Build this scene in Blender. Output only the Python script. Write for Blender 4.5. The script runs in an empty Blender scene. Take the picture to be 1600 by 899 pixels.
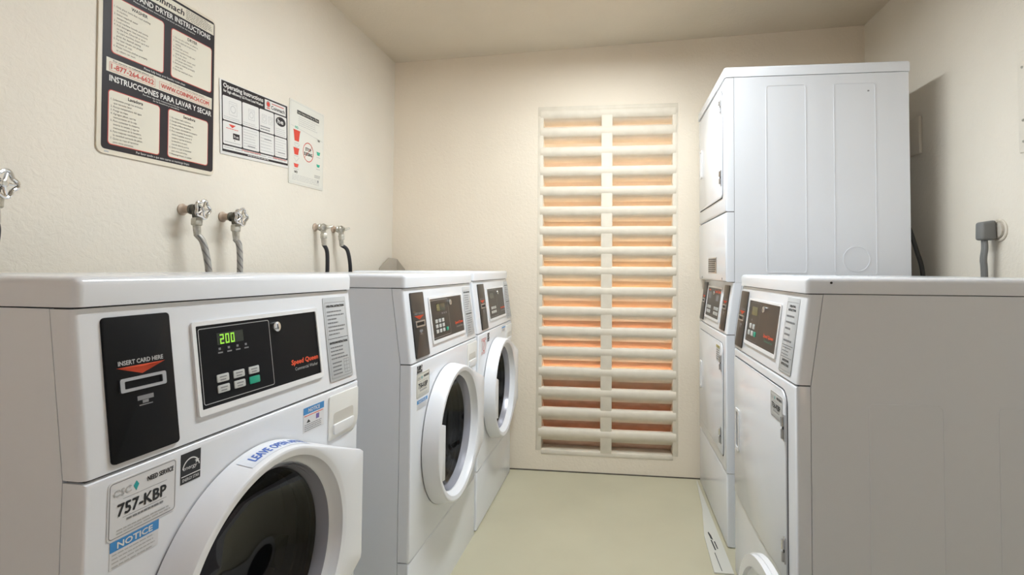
import bpy, bmesh, math, random
from mathutils import Vector, Matrix
random.seed(7)
S = bpy.context.scene
COL = S.collection

# ------------------------------------------------------------------ camera
F_PX, CX, CY = 822.329, 857.25, 394.37          # principal point in the 1600x899 frame
YAW, PITCH, ROLL, EYE = .1213, .0321, .0074, 1.1313
cd = bpy.data.cameras.new('camera'); cam = bpy.data.objects.new('camera', cd); COL.objects.link(cam)
cd.sensor_fit = 'HORIZONTAL'; cd.sensor_width = 36.0; cd.lens = 36.0 * F_PX / 1600
cd.shift_x = (800 - CX) / 1600; cd.shift_y = (CY - 449.5) / 1600
cd.clip_start = .02
fw = Vector((math.sin(-YAW) * math.cos(PITCH), math.cos(YAW) * math.cos(PITCH), math.sin(PITCH)))
rt = Vector((math.cos(YAW), math.sin(YAW), 0)); up = rt.cross(fw)
rt, up = rt * math.cos(ROLL) + up * math.sin(ROLL), up * math.cos(ROLL) - rt * math.sin(ROLL)
m3 = Matrix((rt, up, -fw)).transposed()
cam.matrix_world = Matrix.Translation((0, 0, EYE)) @ m3.to_4x4()
S.camera = cam

# ------------------------------------------------------------------ light
SKY, LAMP, FILL, SUN, EXPO = .35, 34.5, 1.5, 72.0, 0.0
S.view_settings.view_transform = 'Standard'; S.view_settings.look = 'None'
S.view_settings.gamma = 1.0; S.view_settings.use_curve_mapping = False
S.view_settings.exposure = EXPO
try:
    S.cycles.use_denoising = True
    S.cycles.max_bounces = 10; S.cycles.diffuse_bounces = 6; S.cycles.transmission_bounces = 8
    S.cycles.sample_clamp_indirect = 6.0
except Exception: pass
wd = bpy.data.worlds.new('sky'); S.world = wd; wd.use_nodes = True
bgn = wd.node_tree.nodes['Background']; bgn.inputs[0].default_value = (.80, .88, 1.0, 1); bgn.inputs[1].default_value = SKY
sl = bpy.data.lights.new('sun', 'SUN'); sl.energy = SUN; sl.angle = .01; sl.color = (1, .93, .82)
so = bpy.data.objects.new('sun', sl); COL.objects.link(so)
so.rotation_euler = Vector((-.30, -.85, -.42)).to_track_quat('-Z', 'Y').to_euler()
def area(name, loc, direction, sx, sy, power, color):
    l = bpy.data.lights.new(name, 'AREA'); l.shape = 'RECTANGLE'; l.size = sx; l.size_y = sy; l.energy = power; l.color = color
    o = bpy.data.objects.new(name, l); COL.objects.link(o); o.location = loc
    o.rotation_euler = Vector(direction).to_track_quat('-Z', 'Y').to_euler(); return o
LX, LY0, LY1, LZ = -.03, 1.28, 2.335, 2.325
area('ceiling_lamp_light', (LX, (LY0 + LY1) / 2, LZ), (0, 0, -1), .12, LY1 - LY0, LAMP, (.895, .965, 1.0))
area('doorway_fill', (.05, -.93, 1.05), (0, 1, 0), 1.9, 1.95, FILL, (.74, .80, 1.0))  # added bluish fill at the unseen opening behind the camera

# ------------------------------------------------------------------ materials
MATS = {}
def mat(name, col, rough=.5, metal=0.0, coat=0.0, emit=None, estr=0.0, trans=0.0, spec=None, ior=None):
    m = bpy.data.materials.new(name); m.use_nodes = True; b = m.node_tree.nodes['Principled BSDF']
    b.inputs['Base Color'].default_value = (*col, 1); b.inputs['Roughness'].default_value = rough
    b.inputs['Metallic'].default_value = metal; b.inputs['Coat Weight'].default_value = coat
    b.inputs['Transmission Weight'].default_value = trans
    if ior: b.inputs['IOR'].default_value = ior
    if spec is not None: b.inputs['Specular IOR Level'].default_value = spec
    if emit: b.inputs['Emission Color'].default_value = (*emit, 1); b.inputs['Emission Strength'].default_value = estr
    MATS[name] = m; return m
def noise(m, scale, lo, hi, bump=0.0, dist=.002, detail=4, rough=None, stretch=None, bscale=None):
    """world-space noise: mixes lo..hi into the base colour and adds a bump"""
    nt = m.node_tree; b = nt.nodes['Principled BSDF']; N = nt.nodes.new; L = nt.links.new
    geo = N('ShaderNodeNewGeometry'); src = geo.outputs['Position']
    if stretch:
        mp = N('ShaderNodeMapping'); mp.inputs['Scale'].default_value = stretch; L(src, mp.inputs['Vector']); src = mp.outputs[0]
    n = N('ShaderNodeTexNoise'); n.inputs['Scale'].default_value = scale; n.inputs['Detail'].default_value = detail; L(src, n.inputs['Vector'])
    r = N('ShaderNodeValToRGB'); r.color_ramp.elements[0].position = .3; r.color_ramp.elements[1].position = .7
    r.color_ramp.elements[0].color = (*lo, 1); r.color_ramp.elements[1].color = (*hi, 1)
    L(n.outputs['Fac'], r.inputs[0]); L(r.outputs[0], b.inputs['Base Color'])
    if bump:
        n2 = N('ShaderNodeTexNoise'); n2.inputs['Scale'].default_value = bscale or scale; n2.inputs['Detail'].default_value = 3; L(src, n2.inputs['Vector'])
        bp = N('ShaderNodeBump'); bp.inputs['Strength'].default_value = bump; bp.inputs['Distance'].default_value = dist
        L(n2.outputs['Fac'], bp.inputs['Height']); L(bp.outputs[0], b.inputs['Normal'])
    return m
def stucco(name, lo, hi, bump=.36):
    m = noise(mat(name, lo, .62), 2.2, lo, hi)
    nt = m.node_tree; N = nt.nodes.new; L = nt.links.new; b = nt.nodes['Principled BSDF']
    geo = N('ShaderNodeNewGeometry')
    v = N('ShaderNodeTexNoise'); v.inputs['Scale'].default_value = 55; v.inputs['Detail'].default_value = 5; v.inputs['Roughness'].default_value = .6
    v.inputs['Distortion'].default_value = .6
    L(geo.outputs['Position'], v.inputs['Vector'])
    bp = N('ShaderNodeBump'); bp.inputs['Strength'].default_value = bump; bp.inputs['Distance'].default_value = .006
    L(v.outputs['Fac'], bp.inputs['Height']); L(bp.outputs[0], b.inputs['Normal'])
    return m
WALL = stucco('painted_stucco', (.72, .67, .585), (.77, .715, .625))
WALLB = stucco('painted_stucco_back', (.79, .70, .58), (.83, .74, .615))  # wall paint warmed and lightened to carry the bounced light at the back
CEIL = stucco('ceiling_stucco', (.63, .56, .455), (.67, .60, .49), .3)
FLOOR = noise(mat('painted_floor', (.55, .53, .36), .32), 3.0, (.495, .46, .335), (.54, .505, .37), .08, .002, bscale=30)
VANE = noise(mat('vane_paint', (.74, .67, .56), .6), 20, (.71, .64, .53), (.77, .70, .59), .25, .003)
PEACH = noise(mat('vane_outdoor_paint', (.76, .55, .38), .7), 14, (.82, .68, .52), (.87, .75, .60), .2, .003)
PEACH2 = noise(mat('vane_outdoor_paint_dim', (.72, .46, .29), .7), 14, (.64, .47, .345), (.71, .54, .41), .2, .003)  # outdoor light fading toward the lower rows, put into the paint colour
PEACH3 = noise(mat('vane_outdoor_paint_dimmer', (.60, .32, .19), .7), 18, (.58, .37, .26), (.70, .48, .36), .2, .003)
TERRA = noise(mat('outdoor_terracotta', (.62, .42, .3), .8), 5, (.60, .43, .32), (.68, .50, .39))
OUTW = mat('outdoor_wall_paint', (.78, .55, .38), .8)
WHITE = mat('white_enamel', (.785, .805, .85), .22, coat=.25)
WPL = mat('white_plastic', (.80, .80, .81), .35)
DOORW = mat('door_white_plastic', (.84, .85, .89), .28, coat=.2)
CREAM = mat('drawer_plastic', (.77, .76, .73), .4)
BLACK = mat('black_panel', (.006, .006, .007), .35, spec=.16)
BROWN = mat('dark_brown_panel', (.024, .020, .018), .35)
INK = mat('black_ink', (.02, .02, .022), .6)
GREYINK = mat('grey_ink', (.22, .22, .23), .6)
PALEINK = mat('pale_grey_ink', (.45, .45, .45), .6)
LABEL = mat('grey_label', (.50, .51, .52), .45)
PAPER = mat('white_sticker', (.72, .72, .74), .5)
RED = mat('red_print', (.62, .05, .03), .5)
ORED = mat('orange_red_print', (.75, .09, .03), .5)
WPRINT = mat('white_print', (.75, .75, .75), .5)
BLUE = mat('blue_print', (.05, .26, .60), .5)
BLUEINK = mat('blue_ink', (.08, .17, .55), .5)
TEAL = mat('teal_print', (.02, .36, .36), .5)
GREENB = mat('green_button', (.01, .34, .22), .4)
BTN = mat('grey_button', (.52, .53, .52), .4)
LCD = mat('display_window', (.020, .024, .012), .15)
LCDDIM = mat('dim_display_window', (.10, .10, .03), .2)
DIGIT = mat('lit_digits', (.25, .6, .06), .5, emit=(.42, .85, .06), estr=.4)
CHROME = mat('chrome', (.75, .75, .75), .12, 1.0)
STEEL = mat('brushed_steel', (.55, .55, .56), .3, 1.0)
DRUM = mat('drum_steel', (.02, .02, .022), .35, .9)
GASKET = mat('dark_gasket', (.03, .03, .032), .45)
RIM = mat('rim_grey', (.42, .42, .47), .2, .25)
GLASS = mat('door_glass', (.09, .09, .10), .03, trans=1.0, ior=1.45, spec=.08)
GAP = mat('seam_dark', (.05, .05, .055), .8)
SIGNP = mat('cream_sign_panel', (.67, .63, .53), .5)
SIGNB = mat('black_sign_print', (.022, .018, .022), .4, spec=.25)
SIGNR = mat('red_sign_print', (.52, .05, .035), .45)
SIGNEDGE = mat('sign_edge', (.70, .64, .53), .45)
PAPERW = mat('white_paper', (.70, .69, .67), .5)
LAMI = mat('laminated_paper', (.72, .71, .65), .3)
GREENP = mat('green_print', (.03, .40, .26), .5)
BRASSOLD = noise(mat('tarnished_bronze', (.09, .085, .075), .45, .7), 60, (.05, .05, .045), (.16, .15, .12), .3, .002)
COPPER = noise(mat('painted_pipe', (.48, .37, .29), .5, .1), 40, (.42, .30, .22), (.55, .45, .36))
NUT = noise(mat('worn_nickel', (.5, .48, .43), .35, .8), 80, (.40, .38, .32), (.62, .60, .55))
BRAID = mat('braided_hose', (.34, .325, .31), .45, .3)
RUBBER = mat('black_rubber', (.018, .018, .022), .45)
GREYPVC = mat('grey_cord', (.17, .17, .165), .5)
DARKPVC = mat('dark_cord', (.045, .045, .042), .5)
PLATE = mat('painted_cover', (.64, .58, .49), .5)
DIFF = mat('lamp_diffuser', (.9, .9, .88), .5, emit=(1, .95, .87), estr=2.0)
FLAP = mat('dusty_flap', (.46, .405, .335), .6)
def braid(m):
    nt = m.node_tree; b = nt.nodes['Principled BSDF']; N = nt.nodes.new; L = nt.links.new
    g = N('ShaderNodeNewGeometry'); w = N('ShaderNodeTexWave'); w.inputs['Scale'].default_value = 26; w.bands_direction = 'DIAGONAL'
    w.inputs['Distortion'].default_value = 1.5
    r = N('ShaderNodeValToRGB'); r.color_ramp.elements[0].color = (.20, .195, .19, 1); r.color_ramp.elements[1].color = (.40, .385, .36, 1)
    r.color_ramp.elements[0].position = .05; r.color_ramp.elements[1].position = .3
    L(g.outputs['Position'], w.inputs['Vector']); L(w.outputs['Fac'], r.inputs[0]); L(r.outputs[0], b.inputs['Base Color'])
braid(BRAID)

# ------------------------------------------------------------------ mesh helpers
class MB:
    """one mesh object in the making; faces remember their material"""
    def __init__(s): s.v, s.f, s.m, s.mats = [], [], [], []
    def mi(s, m):
        if m not in s.mats: s.mats.append(m)
        return s.mats.index(m)
    def add(s, vs, fs, m):
        o = len(s.v); s.v += [tuple(v) for v in vs]; k = s.mi(m)
        for f in fs: s.f.append([i + o for i in f]); s.m.append(k)
    def add_bm(s, bm, m):
        bm.verts.ensure_lookup_table(); bm.verts.index_update()
        s.add([v.co[:] for v in bm.verts], [[v.index for v in f.verts] for f in bm.faces], m); bm.free()
    def box(s, x0, x1, y0, y1, z0, z1, m, bev=0.0, seg=2, sel=None):
        bm = bmesh.new(); bmesh.ops.create_cube(bm, size=1)
        for v in bm.verts: v.co = ((x0 + x1) / 2 + v.co.x * (x1 - x0), (y0 + y1) / 2 + v.co.y * (y1 - y0), (z0 + z1) / 2 + v.co.z * (z1 - z0))
        s._bev(bm, bev, seg, sel); s.add_bm(bm, m)
    def _bev(s, bm, bev, seg, sel=None):
        if bev > 0:
            es = [e for e in bm.edges if sel is None or sel((e.verts[0].co + e.verts[1].co) / 2, (e.verts[1].co - e.verts[0].co).normalized())]
            if es: bmesh.ops.bevel(bm, geom=es, offset=bev, segments=seg, affect='EDGES', profile=.5, clamp_overlap=True)
    def prism(s, prof, x0, x1, m, bev=0.0, seg=2, sel=None):
        """profile of (y, z) pulled along x"""
        bm = bmesh.new(); n = len(prof)
        a = [bm.verts.new((x0, y, z)) for y, z in prof]; b = [bm.verts.new((x1, y, z)) for y, z in prof]
        bm.faces.new(a); bm.faces.new(b[::-1])
        for i in range(n): bm.faces.new((a[i], b[i], b[(i + 1) % n], a[(i + 1) % n]))
        bmesh.ops.recalc_face_normals(bm, faces=bm.faces[:]); s._bev(bm, bev, seg, sel); s.add_bm(bm, m)
    def slab(s, F, outline, o0, o1, m, bev=0.0, seg=2, hole=None):
        """outline in the (u, v) frame F, from height o0 to o1 above the surface"""
        bm = bmesh.new()
        lo = [bm.verts.new(F(u, v, o0)) for u, v in outline]; hi = [bm.verts.new(F(u, v, o1)) for u, v in outline]
        n = len(outline)
        for i in range(n): bm.faces.new((lo[i], lo[(i + 1) % n], hi[(i + 1) % n], hi[i]))
        if hole:
            l2 = [bm.verts.new(F(u, v, o0)) for u, v in hole]; h2 = [bm.verts.new(F(u, v, o1)) for u, v in hole]
            for i in range(n):
                j = (i + 1) % n
                bm.faces.new((hi[i], hi[j], h2[j], h2[i])); bm.faces.new((lo[j], lo[i], l2[i], l2[j])); bm.faces.new((h2[i], h2[j], l2[j], l2[i]))
        else:
            top = bm.faces.new(hi); bm.faces.new(lo[::-1])
            if bev > 0: bmesh.ops.bevel(bm, geom=list(top.edges), offset=bev, segments=seg, affect='EDGES', profile=.5, clamp_overlap=True)
        s.add_bm(bm, m)
    def lathe(s, prof, c, m, n=72, axis='y', mats=None):
        """profile of (radius, position along the axis)"""
        vs, fs = [], []
        for r, t in prof:
            for i in range(n):
                a = 2 * math.pi * i / n; p, q = r * math.cos(a), r * math.sin(a)
                vs.append({'y': (c[0] + p, c[1] + t, c[2] + q), 'x': (c[0] + t, c[1] + p, c[2] + q), 'z': (c[0] + p, c[1] + q, c[2] + t)}[axis])
        for k in range(len(prof) - 1):
            for i in range(n):
                j = (i + 1) % n; s_ = (k * n + i, k * n + j, (k + 1) * n + j, (k + 1) * n + i)
                s.add([], [], m); fs.append(s_)
        s.add(vs, fs, m)
    def tube(s, pts, r, m, n=10, cap=True):
        pts = [Vector(p) for p in pts]; rings = []; rr = r if isinstance(r, (list, tuple)) else [r] * len(pts)
        prev = None
        for i, p in enumerate(pts):
            t = (pts[min(i + 1, len(pts) - 1)] - pts[max(i - 1, 0)]).normalized()
            if prev is None:
                a = Vector((0, 0, 1)) if abs(t.z) < .9 else Vector((1, 0, 0)); u = t.cross(a).normalized()
            else: u = (prev - t * prev.dot(t)).normalized()
            prev = u; w = t.cross(u)
            rings.append([p + (u * math.cos(2 * math.pi * k / n) + w * math.sin(2 * math.pi * k / n)) * rr[i] for k in range(n)])
        vs = [v for g in rings for v in g]; fs = []
        for i in range(len(pts) - 1):
            for k in range(n):
                j = (k + 1) % n; fs.append((i * n + k, i * n + j, (i + 1) * n + j, (i + 1) * n + k))
        if cap: fs += [list(range(n))[::-1], [(len(pts) - 1) * n + k for k in range(n)]]
        s.add(vs, fs, m)
    def build(s, name, parent=None, smooth=35, fix=True):
        me = bpy.data.meshes.new(name); me.from_pydata(s.v, [], s.f); me.update()
        for m in s.mats: me.materials.append(m)
        me.polygons.foreach_set('material_index', s.m)
        if fix:
            bm = bmesh.new(); bm.from_mesh(me); bmesh.ops.recalc_face_normals(bm, faces=bm.faces[:]); bm.to_mesh(me); bm.free()
        if smooth:
            me.polygons.foreach_set('use_smooth', [True] * len(me.polygons)); me.set_sharp_from_angle(angle=math.radians(smooth))
        o = bpy.data.objects.new(name, me); COL.objects.link(o)
        if parent: o.parent = parent
        return o
def rr(x0, y0, x1, y1, r=0.0, n=4):
    if r <= 0: return [(x0, y0), (x1, y0), (x1, y1), (x0, y1)]
    P = []
    for cx, cy, a in ((x1 - r, y0 + r, -90), (x1 - r, y1 - r, 0), (x0 + r, y1 - r, 90), (x0 + r, y0 + r, 180)):
        for i in range(n + 1):
            t = math.radians(a + 90 * i / n); P.append((cx + r * math.cos(t), cy + r * math.sin(t)))
    return P
def rr4(x0, y0, x1, y1, rs, n=4):      # corner radii: lower right, upper right, upper left, lower left
    P = []
    for (cx, cy, sx, sy), a, r in zip(((x1, y0, -1, 1), (x1, y1, -1, -1), (x0, y1, 1, -1), (x0, y0, 1, 1)), (-90, 0, 90, 180), rs):
        for i in range(n + 1):
            t = math.radians(a + 90 * i / n); P.append((cx + sx * r + r * math.cos(t), cy + sy * r + r * math.sin(t)))
    return P
def ell(cx, cy, rx, ry, n=32): return [(cx + rx * math.cos(2 * math.pi * i / n), cy + ry * math.sin(2 * math.pi * i / n)) for i in range(n)]
_txt = {}
def glyphs(s):
    if s not in _txt:
        cu = bpy.data.curves.new('t', 'FONT'); cu.body = s; cu.size = 1.0; cu.resolution_u = 2; cu.fill_mode = 'FRONT'
        o = bpy.data.objects.new('t', cu); COL.objects.link(o); dg = bpy.context.evaluated_depsgraph_get()
        me = bpy.data.meshes.new_from_object(o.evaluated_get(dg))
        vs = [v.co[:2] for v in me.vertices]; fs = [list(p.vertices) for p in me.polygons]
        bpy.data.objects.remove(o); bpy.data.curves.remove(cu); bpy.data.meshes.remove(me)
        _txt[s] = (vs, fs)
    return _txt[s]
class Print(MB):
    """flat print on a surface frame F(u, v, offset)"""
    def __init__(s, F, base=.0004): super().__init__(); s.F = F; s.b = base
    def poly(s, pts, m, lay=0):
        s.add([s.F(u, v, s.b + lay * .00025) for u, v in pts], [list(range(len(pts)))], m)
    def rect(s, x0, y0, x1, y1, m, lay=0, r=0): s.poly(rr(x0, y0, x1, y1, r), m, lay)
    def frame(s, x0, y0, x1, y1, w, m, lay=0, r=0):
        a = rr(x0, y0, x1, y1, r); b = rr(x0 + w, y0 + w, x1 - w, y1 - w, max(r - w, 0) if r else 0)
        if len(a) != len(b): b = rr(x0 + w, y0 + w, x1 - w, y1 - w, .0001)
        n = len(a); o = s.b + lay * .00025
        s.add([s.F(u, v, o) for u, v in a + b], [(i, (i + 1) % n, n + (i + 1) % n, n + i) for i in range(n)], m)
    def ring(s, cx, cy, r0, r1, m, lay=0, n=36, asp=1.0, a0=0, a1=360):
        full = (a1 - a0) >= 360; k = n if full else n + 1
        P = [(cx + r * math.cos(math.radians(a0 + (a1 - a0) * i / n)), cy + r * asp * math.sin(math.radians(a0 + (a1 - a0) * i / n))) for r in (r0, r1) for i in range(k)]
        o = s.b + lay * .00025
        s.add([s.F(u, v, o) for u, v in P], [(i, (i + 1) % k, k + (i + 1) % k, k + i) for i in range(n)], m)
    def line(s, x0, y0, x1, y1, w, m, lay=0):
        d = Vector((x1 - x0, y1 - y0)); nrm = Vector((-d.y, d.x)).normalized() * w / 2
        s.poly([(x0 - nrm.x, y0 - nrm.y), (x1 - nrm.x, y1 - nrm.y), (x1 + nrm.x, y1 + nrm.y), (x0 + nrm.x, y0 + nrm.y)], m, lay)
    def text(s, t, x, y, h, m, lay=1, align='L', fit=None, bold=0.0, rot=0.0, slant=0.0):
        """baseline start x, y; capital height h; fit = exact width"""
        vs, fs = glyphs(t)
        if not vs: return
        x0 = min(v[0] for v in vs); x1 = max(v[0] for v in vs); k = h / .69; kx = k
        if fit: kx = fit / (x1 - x0)
        w = (x1 - x0) * kx; ox = {'L': 0, 'C': -w / 2, 'R': -w}[align]; c, sn = math.cos(rot), math.sin(rot)
        o = s.b + lay * .00025
        for dx, dy in ([(0, 0)] if not bold else [(-bold, 0), (bold, 0), (0, bold), (0, -bold)]):
            P = []
            for vx, vy in vs:
                u, v = (vx - x0) * kx + ox + dx + slant * vy * k, vy * k + dy
                P.append(s.F(x + u * c - v * sn, y + u * sn + v * c, o)); 
            s.add(P, fs, m); o += .00003
    def bars(s, x0, x1, y0, y1, n, m, lay=1, fill=.38, rag=.35):
        p = (y1 - y0) / n
        for i in range(n):
            y = y1 - (i + .5) * p; xe = x1 - random.random() * rag * (x1 - x0); x = x0
            while x < xe:
                w = min(random.uniform(.06, .17) * (x1 - x0), xe - x); s.rect(x, y - p * fill / 2, x + w * .86, y + p * fill / 2, m, lay); x += w
    def build(s, name, parent=None): return super().build(name, parent, smooth=0, fix=False)
def empty(name, loc, rz, label, cat, group=None):
    o = bpy.data.objects.new(name, None); COL.objects.link(o); o.location = loc; o.rotation_euler = (0, 0, rz); o.empty_display_size = .1
    return tag(o, label, cat, group)
def tag(o, label, cat, group=None):
    o['label'] = label; o['category'] = cat
    if group: o['group'] = group
    return o
def struct(o): o['kind'] = 'structure'; return o
def spline(P, n=8):
    P = [Vector(p) for p in P]; Q = [2 * P[0] - P[1]] + P + [2 * P[-1] - P[-2]]; out = []
    for i in range(1, len(Q) - 2):
        a, b, c, d = Q[i - 1:i + 3]
        for k in range(n):
            t = k / n; out.append(.5 * ((2 * b) + (c - a) * t + (2 * a - 5 * b + 4 * c - d) * t * t + (3 * b - a - 3 * c + d) * t ** 3))
    return out + [P[-1]]
def boolean_cut(o, cutter):
    md = o.modifiers.new('cut', 'BOOLEAN'); md.operation = 'DIFFERENCE'; md.object = cutter; md.solver = 'EXACT'
    dg = bpy.context.evaluated_depsgraph_get(); me = bpy.data.meshes.new_from_object(o.evaluated_get(dg))
    o.modifiers.clear(); o.data = me; me.set_sharp_from_angle(angle=math.radians(35))
    cm = cutter.data; bpy.data.objects.remove(cutter); bpy.data.meshes.remove(cm)

# ------------------------------------------------------------------ the room
XL, XR, YB, YF = -1.291, 1.335, 2.965, -1.0
ZL = 2.353; KC = (2.4505 - 2.353) / (1.298 + 1.291)
zc_ = lambda x: ZL + KC * (x - XL)
b = MB(); b.box(XL - .2, XR + .2, YF - .2, YB, -.1, 0, FLOOR); struct(b.build('floor'))
b = MB(); b.add([(x, y, zc_(x) + h) for h in (0, .12) for x, y in ((XL - .2, YF - .2), (XR + .2, YF - .2), (XR + .2, YB + .2), (XL - .2, YB + .2))],
                [(3, 2, 1, 0), (4, 5, 6, 7), (0, 1, 5, 4), (1, 2, 6, 5), (2, 3, 7, 6), (3, 0, 4, 7)], CEIL); struct(b.build('ceiling', smooth=0))
b = MB(); b.box(XL - .15, XL, YF - .15, YB + .15, 0, zc_(XL) + .01, WALL); struct(b.build('wall_left', smooth=0))
b = MB(); b.box(XR, XR + .15, YF - .15, YB + .15, 0, zc_(XR) + .01, WALL); struct(b.build('wall_right', smooth=0))
OX0, OX1, OZ0, OZ1 = -.398, .330, .113, 2.03
b = MB()
b.box(XL, OX0, YB, YB + .16, 0, 2.52, WALLB); b.box(OX1, XR, YB, YB + .16, 0, 2.52, WALLB)
b.box(OX0, OX1, YB, YB + .16, 0, OZ0, WALLB); b.box(OX0, OX1, YB, YB + .16, OZ1, 2.52, WALLB)
struct(b.build('wall_back', smooth=0))
DX0, DX1, DZ = -.95, 1.05, 2.06           # added opening behind the camera, widened to cut the bounced light
b = MB()
b.box(XL, DX0, YF - .15, YF, 0, 2.46, WALL); b.box(DX1, XR, YF - .15, YF, 0, 2.46, WALL); b.box(DX0, DX1, YF - .15, YF, DZ, 2.46, WALL)
struct(b.build('wall_front', smooth=0))
b = MB(); b.box(-6, 6, YB + .16, YB + 7, -.12, -.02, TERRA); struct(b.build('trim_1'))       # paving outside
b = MB(); b.box(-6, 6, YF - 2.6, YF - .15, -.12, -.02, TERRA); struct(b.build('trim_2'))
b = MB(); b.box(-6, 6, YB + 3.2, YB + 3.4, -.02, 1.95, OUTW); struct(b.build('vane_shade_wall'))       # unseen added wall, height set to shade the lower vanes

b = MB(); b.box(XL, XR, YB - .003, YB, 0, .006, mat('floor_gap_dark', (.10, .085, .065), .8)); struct(b.build('gap_line_back', smooth=0))  # thin dark strip drawn along the gap at the wall's foot
# louvred concrete vent
win = bpy.data.objects.new('window_1', None); COL.objects.link(win); win.location = (0, 0, 0); struct(win)
b = MB()
def rim(x0, x1, z0, z1, y0): b.box(x0, x1, y0, YB + .15, z0, z1, VANE, .004)
rim(OX0 - .03, OX0 + .002, OZ0, 2.06, YB - .002); rim(OX1 - .002, OX1 + .028, OZ0, 2.06, YB - .002)
rim(OX0 - .03, OX1 + .028, 2.005, 2.062, YB - .003); rim(OX0, OX1, OZ0 - .02, OZ0 + .004, YB - .003)
b.build('window_frame', win)
b = MB(); b.box(-.066, -.003, YB - .005, YB + .15, OZ0, 2.03, VANE, .004); b.build('mullion', win)
def vane(zt, first=False):
    m = MB(); T = .046
    # nose: rounded front bar, then the blade running down and out
    nose = [(YB + .030, zt - .001), (YB + .002, zt), (YB - .004, zt - .004), (YB - .008, zt - .014), (YB - .009, zt - .026), (YB - .007, zt - .038), (YB - .001, zt - .049), (YB + .008, zt - .058), (YB + .030, zt - .060)]
    m.prism(nose, OX0 - .014, OX1 + .016, VANE)
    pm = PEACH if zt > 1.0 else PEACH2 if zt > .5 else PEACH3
    for x0, x1 in ((OX0 + .001, -.0655), (-.0035, OX1 - .001)):
        m.prism([(YB + .005, zt - .002), (YB + .052, zt - .030), (YB + .054, zt - .083), (YB + .032, zt - .072), (YB + .016, zt - .063), (YB + .006, zt - .054)], x0, x1, VANE)
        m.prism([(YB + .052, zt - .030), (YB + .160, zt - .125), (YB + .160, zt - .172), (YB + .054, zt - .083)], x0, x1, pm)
    m.build('vane', win, smooth=50)
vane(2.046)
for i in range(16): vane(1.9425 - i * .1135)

# ceiling lamp (just above the frame)
t = empty('ceiling_light', (LX, (LY0 + LY1) / 2, zc_(LX)), 0, 'long white fluorescent ceiling light above the aisle', 'ceiling light')
hl = (LY1 - LY0) / 2
b = MB(); b.box(-.075, .075, -hl - .02, hl + .02, -.022, .0, WPL, .004); b.build('housing', t)
b = MB(); b.box(-.068, .068, -hl, hl, -.060, -.0225, DIFF, .015, 3); b.build('diffuser', t)

# ------------------------------------------------------------------ laundry machines
ZP, ZC, SL = .8425, 1.0723, .032
def face(y=0.0): return lambda u, v, o=0.0: (u, y - o, v)
def slope(z0, y0, z1, y1):
    k = (y1 - y0) / (z1 - z0); L = math.hypot(1, k)
    return lambda u, v, o=0.0: (u, y0 + k * (v - z0) - o / L, v + o * k / L)
CTRL = slope(ZP, 0, ZC, SL)

def card_reader(root, F, x0, x1, z0, z1, col, zs):
    b = MB(); b.slab(F, rr(x0, z0, x1, z1, .006), -.001, .0025, col, .001); cr = b.build('card_reader', root)
    cx = (x0 + x1) / 2; w = (x1 - x0)
    b = MB(); b.slab(F, rr(cx - w * .34, zs - .010, cx + w * .34, zs + .010, .003), .0025, .0055, STEEL, hole=rr(cx - w * .28, zs - .0055, cx + w * .28, zs + .0055, .0015))
    b.slab(F, rr(cx - w * .28, zs - .0055, cx + w * .28, zs + .0055, .0015), .0025, .0028, BLACK); b.build('slot_frame', cr)
    p = Print(F, .0029)
    p.poly([(cx - w * .36, zs + .026), (cx, zs + .013), (cx + w * .36, zs + .026), (cx, zs + .0235)], ORED)
    p.poly([(cx - w * .36, zs + .026), (cx + w * .36, zs + .026), (cx, zs + .0135)], ORED)
    p.text('INSERT CARD HERE', cx, zs + .029, .0062, GREYINK if col is BROWN else PALEINK, 1, 'C', fit=w * .66, bold=.0003)
    p.rect(cx - w * .10, zs - .026, cx + w * .14, zs - .0195, GREYINK); p.rect(cx - w * .03, zs - .031, cx + w * .06, zs - .0265, GREYINK)
    p.rect(cx - w * .08, zs - .034, cx + w * .12, zs - .0325, GREYINK)
    p.build('lettering', cr)
SEG = {'2': 'abged', '0': 'abcdef'}
def digits(p, s, x, y, h, m):
    w = h * .52; t = h * .15
    for ch in s:
        for g in SEG[ch]:
            x0, y0, x1, y1 = {'a': (0, h - t, w, h), 'g': (0, h / 2 - t / 2, w, h / 2 + t / 2), 'd': (0, 0, w, t), 'f': (0, h / 2, t, h), 'b': (w - t, h / 2, w, h), 'e': (0, 0, t, h / 2), 'c': (w - t, 0, w, h / 2)}[g]
            p.rect(x + x0, y + y0, x + x1, y + y1, m, 2)
        x += w + t * 1.3
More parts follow.
